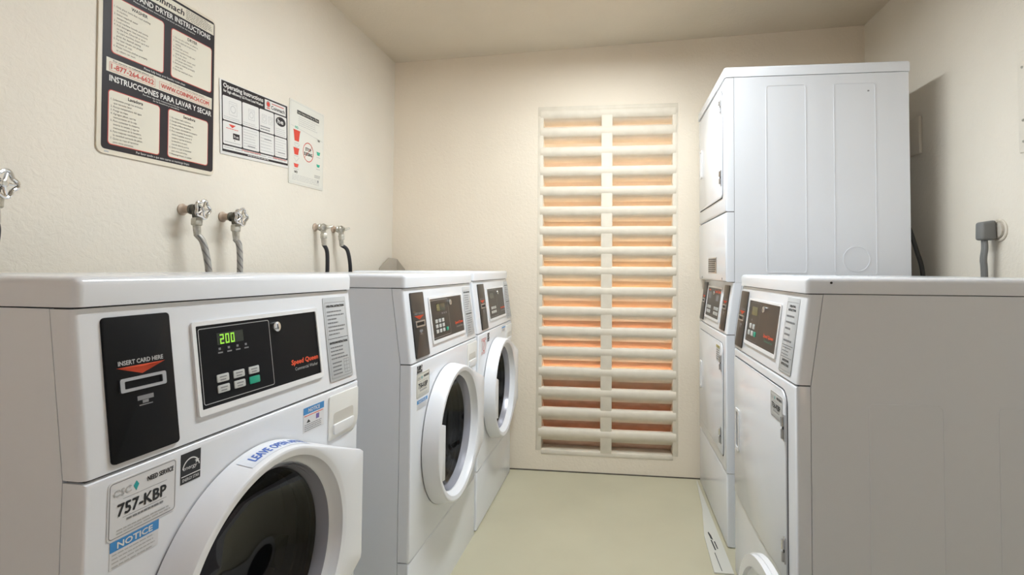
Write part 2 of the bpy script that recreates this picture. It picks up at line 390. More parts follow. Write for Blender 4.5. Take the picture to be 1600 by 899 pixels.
def instruction_label(root, F, x0, x1, z0, z1, words=('OPERATING INSTRUCTIONS', 'SHUTDOWN INSTRUCTIONS'), split=.52, head2=True):
    b = MB(); b.slab(F, rr(x0, z0, x1, z1, .004), -.0005, .0008, LABEL, .0003); l = b.build('instruction_label', root)
    p = Print(F, .001); w = x1 - x0; h = z1 - z0; zm = z0 + h * split
    p.frame(x0 + .006, z0 + .006, x1 - .006, z1 - .012, .0008, GREYINK)
    p.line(x0 + .006, zm, x1 - .006, zm, .0012, INK)
    if head2:
        p.text(words[0].split()[0], (x0 + x1) / 2, z1 - .026, .006, INK, 1, 'C', bold=.0003); p.text(words[0].split()[1], (x0 + x1) / 2, z1 - .036, .006, INK, 1, 'C', bold=.0003)
        p.bars(x0 + .012, x1 - .014, zm + .004, z1 - .042, 5, GREYINK, fill=.30, rag=.6)
        p.text(words[1].split()[0], (x0 + x1) / 2, z0 + .030, .006, INK, 1, 'C', bold=.0003); p.text(words[1].split()[1], (x0 + x1) / 2, z0 + .019, .006, INK, 1, 'C', bold=.0003)
        p.bars(x0 + .012, x1 - .014, z0 + .044, zm - .002, 3, GREYINK, fill=.25, rag=.3)
        p.line(x0 + .006, z0 + .041, x1 - .006, z0 + .041, .001, INK)
    else:
        p.text(words[0], (x0 + x1) / 2, z1 - .024, .0052, INK, 1, 'C', fit=w * .78, bold=.0003)
        p.bars(x0 + .012, x1 - .012, zm + .006, z1 - .030, 7, GREYINK, fill=.34, rag=.5)
        p.text(words[1], (x0 + x1) / 2, zm - .013, .0052, INK, 1, 'C', fit=w * .78, bold=.0003)
        p.bars(x0 + .012, x1 - .012, z0 + h * .24, zm - .017, 4, GREYINK, fill=.34, rag=.3)
        p.bars(x0 + .014, x1 - .042, z0 + .010, z0 + h * .23, 4, GREYINK, fill=.34, rag=.2)
        p.frame(x1 - .036, z0 + .012, x1 - .012, z0 + h * .23, .0008, GREYINK)
        for i in range(1, 4): p.line(x1 - .036, z0 + .012 + i * .009, x1 - .012, z0 + .012 + i * .009, .0007, GREYINK)
        p.line(x1 - .024, z0 + .012, x1 - .024, z0 + h * .23, .0007, GREYINK)
    p.build('lettering', l)
def bezel(root, F, x0, x1, z0, z1, col, m=.0075):
    """raised bezel around a dark display panel; returns the panel"""
    b = MB(); o = rr(x0 - m, z0 - m - .003, x1 + m, z1 + m, .005); i = rr(x0, z0, x1, z1, .002)
    b.slab(F, o, -.001, .0035, WPL, hole=i); b.build('bezel', root)
    b = MB(); b.slab(F, rr(x0, z0, x1, z1, .002), -.001, .001, col); return b.build('display_panel', root)
def buttons(dp, F, spots, w, h, greens=(), marks=False):
    for k, (x, z) in enumerate(spots):
        g = k in greens
        b = MB(); b.slab(F, rr(x - w / 2, z - h / 2, x + w / 2, z + h / 2, .002, 2), .001, .0028, GREENB if g else BTN, .0006)
        if marks and not g:
            b.slab(F, rr(x - .008, z + .001, x + .008, z + .003), .0026, .003, GREYINK); b.slab(F, rr(x - .007, z - .004, x + .006, z - .002), .0026, .003, GREYINK)
        b.build('button', dp)
def lock(dp, F, x, z, r=.0105):
    b = MB(); b.slab(F, ell(x, z, r, r, 20), .001, .007, CHROME, .0015); b.slab(F, rr(x - .001, z - r * .5, x + .001, z + r * .5), .007, .0073, BLACK); b.build('key_lock', dp)
def brand(p, x0, x1, z, words, small=PALEINK):
    p.text('Speed Queen', (x0 + x1) / 2, z, .0098, ORED, 1, 'C', fit=x1 - x0, bold=.0006, slant=.1)
    p.text(words, (x0 + x1) / 2 + .004, z - .0135, .0068, small, 1, 'C', fit=(x1 - x0) * .86)
def id_plate(root, F, x0, x1, z0, z1, code, notice, colour=PAPER):
    b = MB(); b.slab(F, rr(x0, z0, x1, z1, .006), -.0003, .0008, colour); l = b.build('machine_number_sticker', root)
    p = Print(F, .001); w = x1 - x0; h = z1 - z0
    p.frame(x0 + .002, z0 + .002, x1 - .002, z1 - .002, .0011, GREYINK, 0, .005)
    p.text('CSC', x0 + w * .07, z1 - h * .27, h * .11, PALEINK, 1, 'L', fit=w * .24, bold=.0003)
    p.poly([(x0 + w * .34, z1 - h * .20), (x0 + w * .38, z1 - h * .12), (x0 + w * .42, z1 - h * .20), (x0 + w * .38, z1 - h * .30)], TEAL)
    p.text('NEED SERVICE', x1 - w * .06, z1 - h * .22, h * .085, INK, 1, 'R', fit=w * .40, bold=.0003)
    p.line(x0 + w * .2, z1 - h * .35, x0 + w * .84, z1 - h * .35, .0006, GREYINK)
    p.text(code, (x0 + x1) / 2 - w * .02, z1 - h * .62, h * .20, INK, 1, 'C', fit=w * .70, bold=.0007)
    p.line(x0 + w * .2, z1 - h * .67, x0 + w * .84, z1 - h * .67, .0006, GREYINK)
    p.bars(x0 + w * .25, x1 - w * .2, z1 - h * .77, z1 - h * .68, 1, GREYINK, fill=.4, rag=.1)
    p.bars(x0 + w * .12, x1 - w * .08, z0 + h * .06, z0 + h * .17, 2, PALEINK, fill=.4, rag=.1)
    p.build('lettering', l)
    if notice:
        nx0, nx1, nz0, nz1 = notice
        b = MB(); b.slab(F, rr(nx0, nz0, nx1, nz1), -.0003, .0005, PAPER); l = b.build('notice_sticker', root)
        p = Print(F, .0007); hh = nz1 - nz0
        p.rect(nx0, nz1 - hh * .38, nx1, nz1, BLUE); p.text('NOTICE', (nx0 + nx1) / 2, nz1 - hh * .31, hh * .22, WPRINT, 1, 'C', fit=(nx1 - nx0) * .72, bold=.0004)
        p.bars(nx0 + .003, nx1 - .003, nz0, nz1 - hh * .42, 4, PALEINK, fill=.28, rag=.1)
        p.build('lettering', l)
def energy_label(root, F, x0, x1, z0, z1):
    b = MB(); b.slab(F, rr(x0, z0, x1, z1), -.0003, .0006, INK); l = b.build('energy_label', root)
    p = Print(F, .0008); w = x1 - x0; h = z1 - z0; cx = (x0 + x1) / 2; zz = z0 + h * .30
    p.ring(cx, zz + h * .12, w * .40, w * .45, WPRINT, 1, 24, 1.1, 10, 170)
    p.text('energy', cx - w * .06, zz + h * .14, h * .13, WPRINT, 1, 'C', fit=w * .70, slant=.2)
    sx, sz = cx + w * .30, zz + h * .33
    p.poly([(sx + w * (.13 if i % 2 == 0 else .055) * math.sin(i * math.pi / 5), sz + w * (.13 if i % 2 == 0 else .055) * math.cos(i * math.pi / 5)) for i in range(10)], WPRINT, 1)
    p.rect(x0 + w * .02, z0 + h * .23, x1 - w * .02, z0 + h * .26, WPRINT, 1); p.text('ENERGY STAR', cx, z0 + h * .07, h * .10, WPRINT, 1, 'C', fit=w * .84)
    p.build('lettering', l)
XEDGE = lambda hw: (lambda c, d: abs(d.z) > .9 and abs(abs(c.x) - hw) < 1e-4 and c.y < .01)

def machine_shell(root, w, depth, zk, zp=ZP, zc=ZC, sl=SL, ztop=1.1165):
    hw = w / 2; q = .037
    b = MB(); b.prism([(q, .0), (q, zp), (q + sl, zc), (depth, zc), (depth, 0)], -hw, hw, WHITE); b.build('cabinet', root, smooth=20)
    b = MB(); b.prism([(.002, zp + .001), (sl, zc - .0005), (q + sl - .0015, zc - .0005), (q - .0015, zp + .001)], -hw, hw, WHITE, .009, 3,
                      lambda c, d: abs(abs(c.x) - hw) < 1e-4 and c.y < sl * .6 and abs(d.z) > .5)
    b.build('control_panel', root)
    b = MB(); b.box(-hw - .001, hw + .001, sl - .006, depth + .004, zc + .0022, ztop, WHITE, .013, 4, lambda c, d: c.z > ztop - .001 or (abs(d.z) > .9 and c.y < sl)); b.build('top_panel', root)
    b = MB(); b.box(-hw + .006, hw - .006, .008, q + .002, zp - .006, zp + .006, GAP); b.build('seam', root)
    b = MB(); b.box(-hw + .006, hw - .006, sl + .004, q + sl + .004, zc - .004, zc + .004, GAP); b.build('seam', root)

def washer(loc, rz, w, depth, label, dsp, code, dx=0.0, third=False):
    root = empty('front_load_washer', loc, rz, label, 'washing machine', 'front-load washers along the left wall')
    hw = w / 2; q = .037; zk = .250
    machine_shell(root, w, depth, zk)
    F0, F = face(), CTRL
    # lower front with the door hole
    DC = (-.022, .55)
    b = MB(); b.box(-hw, hw, 0, q - .0015, zk + .002, ZP - .0025, WHITE, .009, 3, lambda c, d: (abs(d.z) > .9 and c.y < .01) or (abs(d.x) > .9 and c.y < .01 and c.z > ZP - .01))
    fp = b.build('front_panel', root)
    c = MB(); c.lathe([(0, -.1), (.19, -.1), (.19, .1), (0, .1)], (DC[0], 0, DC[1]), WHITE, 64); co = c.build('cut', None, smooth=0); co.parent = root
    boolean_cut(fp, co)
    c = MB(); c.lathe([(0, -.1), (.21, -.1), (.21, .06), (0, .06)], (DC[0], q, DC[1]), WHITE, 64); co = c.build('cut', None, smooth=0); co.parent = root
    cab = [o for o in root.children if o.name.startswith('cabinet')][0]; boolean_cut(cab, co)
    b = MB(); b.box(-hw, hw, .001, q - .0015, .002, zk - .0015, WHITE, .008, 3, lambda c, d: c.y < .01 and (abs(d.z) > .9 or c.z > .2)); b.build('toe_panel', root)
    # drum
    b = MB(); b.lathe([(.195, .012), (.20, .020), (.215, .05), (.235, .06), (.235, .36), (.05, .37), (.0005, .372)], (DC[0], 0, DC[1]), DRUM, 64)
    for k in range(3):
        a = math.radians(100 + 120 * k); cx, cz = DC[0] + .205 * math.cos(a), DC[1] + .205 * math.sin(a)
        b.tube([(cx, .08, cz), (cx, .34, cz)], [.035, .028], DRUM, 10)
    b.build('drum', root)
    b = MB(); b.lathe([(.1895, .016), (.1895, .04), (.186, .044), (.180, .034), (.182, .022), (.187, .018), (.1895, .016)], (DC[0], 0, DC[1]), GASKET, 64); b.build('gasket', root)
    # door: ring with a concave funnel, flat hinge wing on the right
    R, YFR = .233, -.056; n = 96
    b = MB()
    wing = [(.272, .688), (.275, .684), (.275, .432), (.272, .428)]
    def hull(pts):
        pts = sorted(set((round(a, 5), round(c_, 5)) for a, c_ in pts)); cr = lambda o, a, c_: (a[0] - o[0]) * (c_[1] - o[1]) - (a[1] - o[1]) * (c_[0] - o[0])
        lo, hi = [], []
        for p_ in pts:
            while len(lo) > 1 and cr(lo[-2], lo[-1], p_) <= 0: lo.pop()
            lo.append(p_)
        for p_ in pts[::-1]:
            while len(hi) > 1 and cr(hi[-2], hi[-1], p_) <= 0: hi.pop()
            hi.append(p_)
        return lo[:-1] + hi[:-1]
    def ray_hull(H, a):           # distance from the door centre to the outline in direction a
        d = Vector((math.cos(a), math.sin(a))); best = 0
        for i in range(len(H)):
            p, q_ = Vector(H[i]) - Vector(DC), Vector(H[(i + 1) % len(H)]) - Vector(DC); e = q_ - p
            den = d.x * e.y - d.y * e.x
            if abs(den) < 1e-9: continue
            t = (p.x * e.y - p.y * e.x) / den; s_ = (p.x * d.y - p.y * d.x) / den
            if t > 0 and -1e-6 <= s_ <= 1 + 1e-6: best = max(best, t)
        return best
    H0 = hull(ell(*DC, R + .007, R + .007, 180) + [(x_, z_ ) for x_, z_ in wing]); H1 = hull(ell(*DC, R, R, 180) + wing)
    rows = [(H0, .0, -.003), (H0, .0, -.010), (H1, .0, YFR + .006), (H1, .003, YFR + .001), (H1, .006, YFR)]
    vs, fs = [], []
    angs = [2 * math.pi * i / (2 * n) for i in range(2 * n)]
    for H, ins, y in rows:
        for a in angs: r = ray_hull(H, a) - ins; vs.append((DC[0] + r * math.cos(a), y, DC[1] + r * math.sin(a)))
    for r, y in ((R - .007, YFR), (R - .010, YFR + .0005), (R - .020, YFR + .003), (.207, -.036), (.202, -.030), (.198, -.026)):
        for a in angs: vs.append((DC[0] + r * math.cos(a), y, DC[1] + r * math.sin(a)))
    NN = 2 * n
    for k in range(len(rows) + 5):
        for i in range(NN): j = (i + 1) % NN; fs.append((k * NN + i, k * NN + j, (k + 1) * NN + j, (k + 1) * NN + i))
    b.add(vs, fs, DOORW)
    # closed back of the door
    bk = [(DC[0] + r * math.cos(a), -.003, DC[1] + r * math.sin(a)) for r in (R, .198) for a in angs]
    b.add(bk, [(i, (i + 1) % NN, NN + (i + 1) % NN, NN + i) for i in range(NN)], DOORW)
    door = b.build('door', root, smooth=28)
    b = MB(); b.lathe([(.1978, -.0265), (.196, -.029), (.1945, -.022), (.193, -.025), (.191, -.016), (.1895, -.018), (.187, -.006), (.1855, .008), (.1888, .008), (.1978, -.0265)], (DC[0], 0, DC[1]), RIM, 72); b.build('glass_rim', door)
    b = MB(); b.lathe([(.0005, .078), (.065, .073), (.118, .058), (.155, .036), (.1853, -.004), (.181, -.006), (.151, .033), (.115, .053), (.063, .0675), (.0005, .0725)], (DC[0], 0, DC[1]), GLASS, 64); b.build('glass', door)
    # pull handle: a wedge closing off the left of the opening
    arc = [(DC[0] + .222 * math.cos(a), DC[1] + .222 * math.sin(a)) for a in [math.radians(158 + 50 * k / 10) for k in range(11)]]
    b = MB(); b.slab(face(), [(-.186, .440), (-.186, .618)] + arc, .010, .0555, DOORW, .004, 2); b.build('handle', door)
    if code == '757-KBP':
        # sticker around the rim: LEAVE OPEN AFTER USE
        s_ = 'LEAVE OPEN AFTER USE'; b2 = MB(); vs, fs = [], []
        A0, A1 = math.radians(107), math.radians(61); ns = 24
        for i in range(ns + 1):
            a = A0 + (A1 - A0) * i / ns
            for y in (-.014, -.046):
                r = R + .007 - .007 * ((-y - .010) / .04) + .0008; vs.append((DC[0] + r * math.cos(a), y, DC[1] + r * math.sin(a)))
        for i in range(ns): fs.append((2 * i, 2 * i + 1, 2 * i + 3, 2 * i + 2))
        b2.add(vs, fs, mat('reminder_sticker', (.78, .81, .88), .4))
        def FR(u, v, o):      # u along the arc, v towards the back
            a = A0 - math.radians(4) - u / R; y = -.042 + v; r = R + .007 - .007 * ((-y - .010) / .04) + .0012 + o
            return (DC[0] + r * math.cos(a), y, DC[1] + r * math.sin(a))
        pr_ = Print(FR, 0); pr_.text(s_, 0, .003, .016, BLUEINK, 0, 'L', fit=.182, bold=.0007)
        b2.add(pr_.v, pr_.f, BLUEINK); b2.build('reminder_sticker', door, smooth=0, fix=False)
    # detergent drawer
    b = MB(); b.slab(F0, rr4(.208, .722, hw - .006, .826, (.03, .006, .006, .006)), -.001, .003, CREAM, .0015)
    dr = b.build('detergent_drawer', root)
    b = MB(); o = rr4(.226, .735, hw - .012, .782, (.022, .008, .008, .004)); 
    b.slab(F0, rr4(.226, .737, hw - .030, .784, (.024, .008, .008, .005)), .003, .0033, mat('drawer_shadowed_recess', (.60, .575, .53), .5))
    b.slab(F0, rr4(.224, .733, hw - .032, .757, (.02, .004, .004, .006)), .0025, .008, WPL, .003, 3); b.build('finger_pull', dr)
    # controls
    col = BLACK if dsp == 0 else BROWN
    ex = dx
    card_reader(root, F, -.306 + ex, -.197 + ex, .852, 1.057, col, .957)
    x0, x1, z0, z1 = -.150 + ex, .184 + ex, .888, 1.0285
    dp = bezel(root, F, x0, x1, z0, z1, col)
    p = Print(F, .0012)
    p.frame(x0 + .006, z0 + .006, x0 + .180, z1 - .005, .0012, PALEINK, 0, .004)
    brand(p, x0 + .236, x0 + .328, z0 + .034, 'Commercial Washer')
    if dsp == 0:
        for k in range(4): p.rect(x0 + .045 + k * .021, z0 + .088, x0 + .056 + k * .021, z0 + .0905, GREYINK); p.rect(x0 + .047 + k * .021, z0 + .094, x0 + .052 + k * .021, z0 + .098, GREYINK)
        p.build('lettering', dp)
        b = MB(); b.slab(F, rr(x0 + .045, z0 + .103, x0 + .108, z0 + .124), .001, .0014, LCD); sc = b.build('screen', dp)
        p = Print(F, .0016); digits(p, '200', x0 + .051, z0 + .104, .0175, DIGIT); p.build('lit_digits', sc)
        sp = [(x0 + .050 + i * .038, z0 + .043 - j * .0185 + .002) for j in range(2) for i in range(3)]
        buttons(dp, F, sp, .027, .0135, (5,), True)
    elif dsp == 1:
        for k in range(3): p.rect(x0 + .105 + k * .02, z0 + .083, x0 + .117 + k * .02, z0 + .089, GREYINK)
        p.build('lettering', dp)
        b = MB(); b.slab(F, rr(x0 + .060, z0 + .094, x0 + .148, z0 + .122), .001, .0014, LCD); b.slab(F, rr(x0 + .060, z0 + .096, x0 + .090, z0 + .120), .0014, .0016, LCDDIM); b.build('screen', dp)
        sp = [(x0 + .045 + i * .032, z0 + .062 - j * .0175) for j in range(3) for i in range(3)] + [(x0 + .146, z0 + .027)]
        buttons(dp, F, sp, .021, .0125, (9,))
    else:
        p.rect(x0 + .055, z0 + .098, x0 + .085, z0 + .116, GREYINK); p.build('lettering', dp)
        b = MB(); b.slab(F, rr(x0 + .045, z0 + .094, x0 + .120, z0 + .120), .001, .0014, LCD); b.build('screen', dp)
        sp = [(x0 + .060 + i * .034, z0 + .048 - j * .020) for j in range(2) for i in range(3)]
        buttons(dp, F, sp, .024, .013)
    lock(dp, F, x0 + .198, z1 - .021)
    instruction_label(root, F, .219 + ex, .317 + ex, .858, 1.0575, ('OPERATING INSTRUCTIONS', 'SHUTDOWN INSTRUCTIONS'), .50, head2=False)
    # stickers on the lower front
    if dsp == 0:
        id_plate(root, F0, -.311, -.202, .7475, .829, code, (-.306, -.231, .708, .746)); energy_label(root, F0, -.194, -.156, .781, .829)
        b = MB(); b.slab(F0, rr(.115, .769, .190, .823), -.0003, .0005, PAPER); l = b.build('warning_sticker', root)
        p = Print(F0, .0007); p.rect(.115, .808, .190, .823, BLUE); p.text('NOTICE', .1525, .8115, .008, WPRINT, 1, 'C', bold=.0003)
        p.rect(.118, .8035, .187, .805, ORED); p.rect(.160, .790, .172, .801, mat('violet_print', (.2, .15, .4), .5)); p.poly([(.126, .789), (.133, .796), (.140, .789)], INK)
        p.bars(.119, .186, .770, .787, 4, GREYINK, fill=.3, rag=.1); p.build('lettering', l)
    elif dsp == 1:
        id_plate(root, F0, -.305, -.200, .728, .805, code, (-.300, -.215, .692, .722), mat('cream_sticker', (.66, .64, .57), .5)); energy_label(root, F0, -.303, -.262, .800, .8295)
    else:
        b = MB(); b.slab(F0, rr(-.30, .742, -.205, .818), -.0003, .0006, PAPER); l = b.build('warning_sticker', root)
        p = Print(F0, .0008); p.ring(-.2525, .780, .020, .024, RED); p.bars(-.295, -.21, .745, .757, 2, RED, fill=.3); p.bars(-.295, -.21, .803, .816, 2, RED, fill=.4, rag=.1); p.line(-.266, .767, -.239, .793, .003, RED); p.build('lettering', l)
        energy_label(root, F0, -.190, -.155, .79, .829)
        b = MB(); b.slab(F0, rr(.10, .800, .18, .826), -.0003, .0006, PAPER); l = b.build('notice_sticker', root)
        p = Print(F0, .0008); p.rect(.10, .818, .18, .826, BLUE); p.bars(.105, .175, .801, .816, 3, GREYINK, fill=.3, rag=.1); p.build('lettering', l)
    return root
R90 = math.radians(1)
washer((-.674, .969, 0), math.radians(86.82), .684, .485, 'large front-load washer nearest the camera, green 200 lit on its black display', 0, '757-KBP')
washer((-.592, 1.885, -.004), math.radians(88.21), .690, .575, 'front-load washer in the middle of the left row with a grey number keypad', 1, '758-KBP')
washer((-.571, 2.585, .003), math.radians(88.93), .684, .585, 'front-load washer farthest from the camera, touching the back wall corner', 2, '759-KBP', dx=.028)

def hinge(root, x, z0, z1, F):
    b = MB(); zm = (z0 + z1) / 2
    b.slab(F, rr(x - .006, z0, x + .006, z1, .002), .0, .004, STEEL); b.tube([F(x, z0 + .006, .006), F(x, zm - .004, .006)], .005, STEEL, 8); b.tube([F(x, zm + .004, .006), F(x, z1 - .006, .006)], .005, CHROME, 8)
    b.slab(F, rr(x - .005, zm - .004, x + .005, zm + .004), .004, .0055, BLACK); b.build('hinge', root)
def pull(root, F, x0, x1, z0, z1):
    b = MB(); o = rr4(x0, z0, x1, z1, (.010, .006, .006, .010)); i = rr4(x0 + .012, z0 + .012, x1 - .012, z1 - .010, (.006, .004, .004, .006))
    b.slab(F, o, -.001, .0035, WPL, hole=i); b.slab(F, i, -.001, .0004, GREYINK); b.build('handle', root)
def embossed(root, x, side, rects, circ=None):
    """shallow stamped outlines on a side panel at local x"""
    F = (lambda u, v, o=0.0: (x + side * o, u, v))
    b = MB()
    def groove(o, i): b.slab(F, o, -.001, .0012, WHITE, hole=i)
    for y0, z0, y1, z1 in rects: groove(rr(y0, z0, y1, z1, .012), rr(y0 + .004, z0 + .004, y1 - .004, z1 - .004, .010))
    if circ: groove(ell(circ[0], circ[1], circ[2], circ[2], 40), ell(circ[0], circ[1], circ[2] - .003, circ[2] - .003, 40))
    b.build('side_panel_embossing', root)

# single dryer, right foreground
root = empty('single_dryer', (.459, 1.743, 0), math.radians(-90), 'waist-high white dryer in the right foreground with its plain grey side to the camera', 'dryer')
w, depth = .679, .715; hw = w / 2; q = .037; zk = .02
machine_shell(root, w, depth, zk)
F0 = face()
b = MB(); b.box(-hw, hw, 0, q - .0015, .012, ZP - .0025, WHITE, .010, 3, lambda c, d: (abs(d.z) > .9 and c.y < .01) or (abs(d.x) > .9 and c.y < .01 and c.z > .8)); b.build('front_panel', root)
b = MB(); b.slab(F0, rr4(-.318, .3055, .279, .8135, (.012, .04, .012, .012), 5), .0, .0012, GAP)
b.slab(F0, rr4(-.315, .309, .276, .810, (.010, .038, .010, .010), 5), .0012, .005, WHITE, .002, 2); dd = b.build('door', root)
FD = face(-.005)
pull(dd, FD, -.290, -.238, .478, .628); hinge(dd, .268, .681, .750, FD); hinge(dd, .268, .361, .430, FD)
id_plate(root, FD, .146, .252, .718, .790, '756-KBP', None, mat('silver_sticker', (.58, .58, .575), .4))
card_reader(root, CTRL, -.328, -.224, .852, 1.055, BROWN, .957)
x0, x1, z0, z1 = -.189, .150, .888, 1.0275
dp = bezel(root, CTRL, x0, x1, z0, z1, BROWN)
p = Print(CTRL, .0012); p.frame(x0 + .006, z0 + .006, x0 + .135, z1 - .005, .0012, GREYINK, 0, .004); brand(p, x0 + .205, x0 + .305, z0 + .036, 'Commercial Dryer', GREENB)
p.rect(x0 + .045, z0 + .072, x0 + .055, z0 + .078, GREYINK); p.build('lettering', dp)
b = MB(); b.slab(CTRL, rr(x0 + .040, z0 + .092, x0 + .105, z0 + .120), .001, .0014, LCDDIM); b.build('screen', dp)
buttons(dp, CTRL, [(x0 + .045, z0 + .054), (x0 + .083, z0 + .054), (x0 + .035, z0 + .031), (x0 + .073, z0 + .031), (x0 + .107, z0 + .031)], .024, .0165, (4,))
lock(dp, CTRL, x0 + .180, z1 - .021, .010)
instruction_label(root, CTRL, .194, .293, .856, 1.058, ('OPERATING INSTRUCTIONS', 'SHUTDOWN INSTRUCTIONS'), .36)
embossed(root, hw, 1, [(.173, .10, .347, .803), (.467, .10, .64, .803)])
b = MB(); b.slab(lambda u, v, o=0.0: (hw + .001 + o, u, v), ell(.087, 1.102, .003, .003, 12), -.001, .0015, INK); b.build('screw', root)

# stacked dryer behind it
root = empty('stacked_dryer', (.464, 2.5905, 0), math.radians(-90), 'tall double-stacked white dryer standing against the back wall on the right', 'dryer')
w, depth = .673, .716; hw = w / 2
b = MB(); b.prism([(q, 0), (q, .866), (q + .03, 1.0815), (q, 1.0815), (q, 1.938), (depth, 1.938), (depth, 0)], -hw, hw, WHITE); b.build('cabinet', root, smooth=20)
b = MB(); b.box(-hw - .001, hw + .001, -.004, depth + .004, 1.9405, 1.985, WHITE, .012, 4, lambda c, d: c.z > 1.98 or (abs(d.z) > .9 and c.y < .1)); b.build('top_panel', root)
vsel = lambda c, d: (abs(d.z) > .9 and c.y < .005)
def fpanel(name, z0, z1, y0=0.0, extra=None):
    b = MB(); b.box(-hw, hw, y0, q - .0015, z0, z1, WHITE, .009, 3, extra or (lambda c, d: (abs(d.z) > .9 and c.y < y0 + .005) or (abs(d.x) > .9 and c.y < y0 + .005))); return b.build(name, root)
fpanel('upper_front_panel', 1.377, 1.9375)
fpanel('access_panel', 1.084, 1.3735)
fpanel('lower_front_panel', .3005, .8635)
fpanel('toe_panel', .004, .2975, .002)
FS = slope(.866, 0, 1.0815, .030)
b = MB(); b.prism([(.002, .8668), (.030, 1.081), (q + .0285, 1.081), (q - .0015, .8668)], -hw, hw, WHITE, .009, 3, lambda c, d: abs(abs(c.x) - hw) < 1e-4 and c.y < .025 and abs(d.z) > .5); b.build('control_panel', root)
for y0, y1, z0, z1, e in ((.008, q + .002, .858, .872, .006), (.008, q + .002, 1.368, 1.382, .006), (.008, q + .002, .294, .304, .006), (.006, q + .002, 1.934, 1.944, .006), (.036, q + .03, 1.078, 1.086, .002)):
    b = MB(); b.box(-hw + e, hw - e, y0, y1, z0, z1, GAP); b.build('seam', root)
def dryer_door(z0, z1):
    b = MB(); b.slab(F0, rr4(-.298, z0 - .0035, .293, z1 + .002, (.02, .04, .02, .02), 5), .0, .0012, GAP)
    b.slab(F0, rr4(-.295, z0, .290, z1, (.018, .038, .018, .018), 5), .0012, .005, WHITE, .002, 2); return b.build('door', root)
dd = dryer_door(1.442, 1.905); pull(dd, FD, -.250, -.205, 1.610, 1.757); hinge(dd, .280, 1.803, 1.862, FD); hinge(dd, .280, 1.494, 1.560, FD)
dd = dryer_door(.353, .822); pull(dd, FD, -.268, -.222, .523, .663); hinge(dd, .272, .705, .772, FD); hinge(dd, .262, .395, .466, FD)
b = MB(); b.slab(FD, rr(.165, .735, .245, .805), -.0003, .0008, PAPER); l = b.build('machine_number_sticker', root)
p = Print(FD, .001); p.rect(.165, .793, .245, .805, mat('olive_print', (.35, .33, .12), .5)); p.bars(.17, .24, .740, .788, 5, GREYINK, fill=.4, rag=.1); p.frame(.167, .737, .243, .791, .001, GREYINK); p.build('lettering', l)
b = MB(); b.slab(F0, rr(-.052, 1.118, .150, 1.190), .0, .0015, STEEL, .0004); l = b.build('rating_plate', root)
p = Print(F0, .0017); p.bars(-.045, .143, 1.122, 1.187, 7, INK, fill=.45, rag=.15); p.build('lettering', l)
for x_ in (-.235, .265): b = MB(); b.slab(F0, ell(x_, 1.096, .008, .005, 14), -.0005, .001, GREYINK); b.build('screw', root)
card_reader(root, FS, -.318, -.216, .876, 1.070, BROWN, .975); card_reader(root, FS, .200, .302, .876, 1.068, BROWN, .975)
x0, x1, z0, z1 = -.176, .150, .908, 1.046
dp = bezel(root, FS, x0, x1, z0, z1, BROWN)
p = Print(FS, .0012); p.text('Speed Queen', x1 - .012, z1 - .020, .013, ORED, 1, 'R', fit=.14, bold=.0006); p.rect(x0 + .012, z1 - .014, x0 + .07, z1 - .009, ORED)
p.rect(x0 + .02, z1 - .052, x0 + .09, z1 - .022, GREYINK); p.rect(x1 - .11, z1 - .058, x1 - .05, z1 - .03, GREYINK); p.build('lettering', dp)
sp = [(x0 + .035 + i * .034, z0 + .045 - j * .022) for j in range(2) for i in range(3)] + [(x1 - .115 + i * .036, z0 + .045 - j * .022) for j in range(2) for i in range(3)]
buttons(dp, FS, sp, .024, .015); lock(dp, FS, (x0 + x1) / 2 + .005, z1 - .022, .009)
embossed(root, hw, 1, [(.163, 1.122, .323, 1.902), (.429, 1.116, .591, 1.901), (.163, .10, .323, .98), (.429, .10, .591, .98)], (.512, 1.181, .052))
b = MB(); b.slab(lambda u, v, o=0.0: (hw + o, u, v), ell(.563, 1.865, .004, .003, 10), -.0005, .0012, GREYINK); b.build('side_screw', root)

# ------------------------------------------------------------------ notices on the left wall
def wall_frame(y0, z0, tilt=0.0, lift=.0):
    c, s = math.cos(tilt), math.sin(tilt)
    return lambda u, v, o=0.0: (XL + lift + o, y0 + u * c - v * s, z0 + u * s + v * c)
W1, H1 = .392, .505
F = wall_frame(1.164, 1.418, .018)
b = MB(); b.slab(F, rr(0, 0, W1, H1, .018, 6), .001, .0045, SIGNEDGE, .0008); s1 = b.build('instruction_sign')
tag(s1, 'largest wall sign, black and cream bilingual washer and dryer instructions', 'sign')
p = Print(F, .0048)
p.rect(.011, .012, .386, H1 - .008, SIGNB, 0, .010)
def cream(x0, y0, x1, y1): p.rect(x0 - .002, y0 - .002, x1 + .002, y1 + .002, SIGNR, 1, .009); p.rect(x0, y0, x1, y1, SIGNP, 2, .008)
cream(.030, .028, .182, .166); cream(.213, .030, .362, .168)
cream(.036, .266, .192, .412); cream(.220, .267, .373, .408)
p.rect(.022, .213, .378, .249, SIGNP, 1); p.rect(.040, .455, .382, .490, SIGNP, 1)
p.text('coinmach', .145, .464, .018, SIGNB, 3, 'L', fit=.117, bold=.0006, slant=.15)
p.bars(.270, .378, .457, .488, 6, SIGNB, 3, fill=.28, rag=.25)
p.text('WASHER AND DRYER INSTRUCTIONS', .198, .434, .0145, PAPERW, 3, 'C', fit=.338, bold=.0005)
p.text('Please follow these instructions and those posted on the machine', .200, .4245, .0045, PAPERW, 3, 'C', fit=.21)
p.text('WASHER', .114, .398, .0085, SIGNB, 3, 'C', bold=.0003); p.text('DRYER', .296, .395, .0085, SIGNB, 3, 'C', bold=.0003)
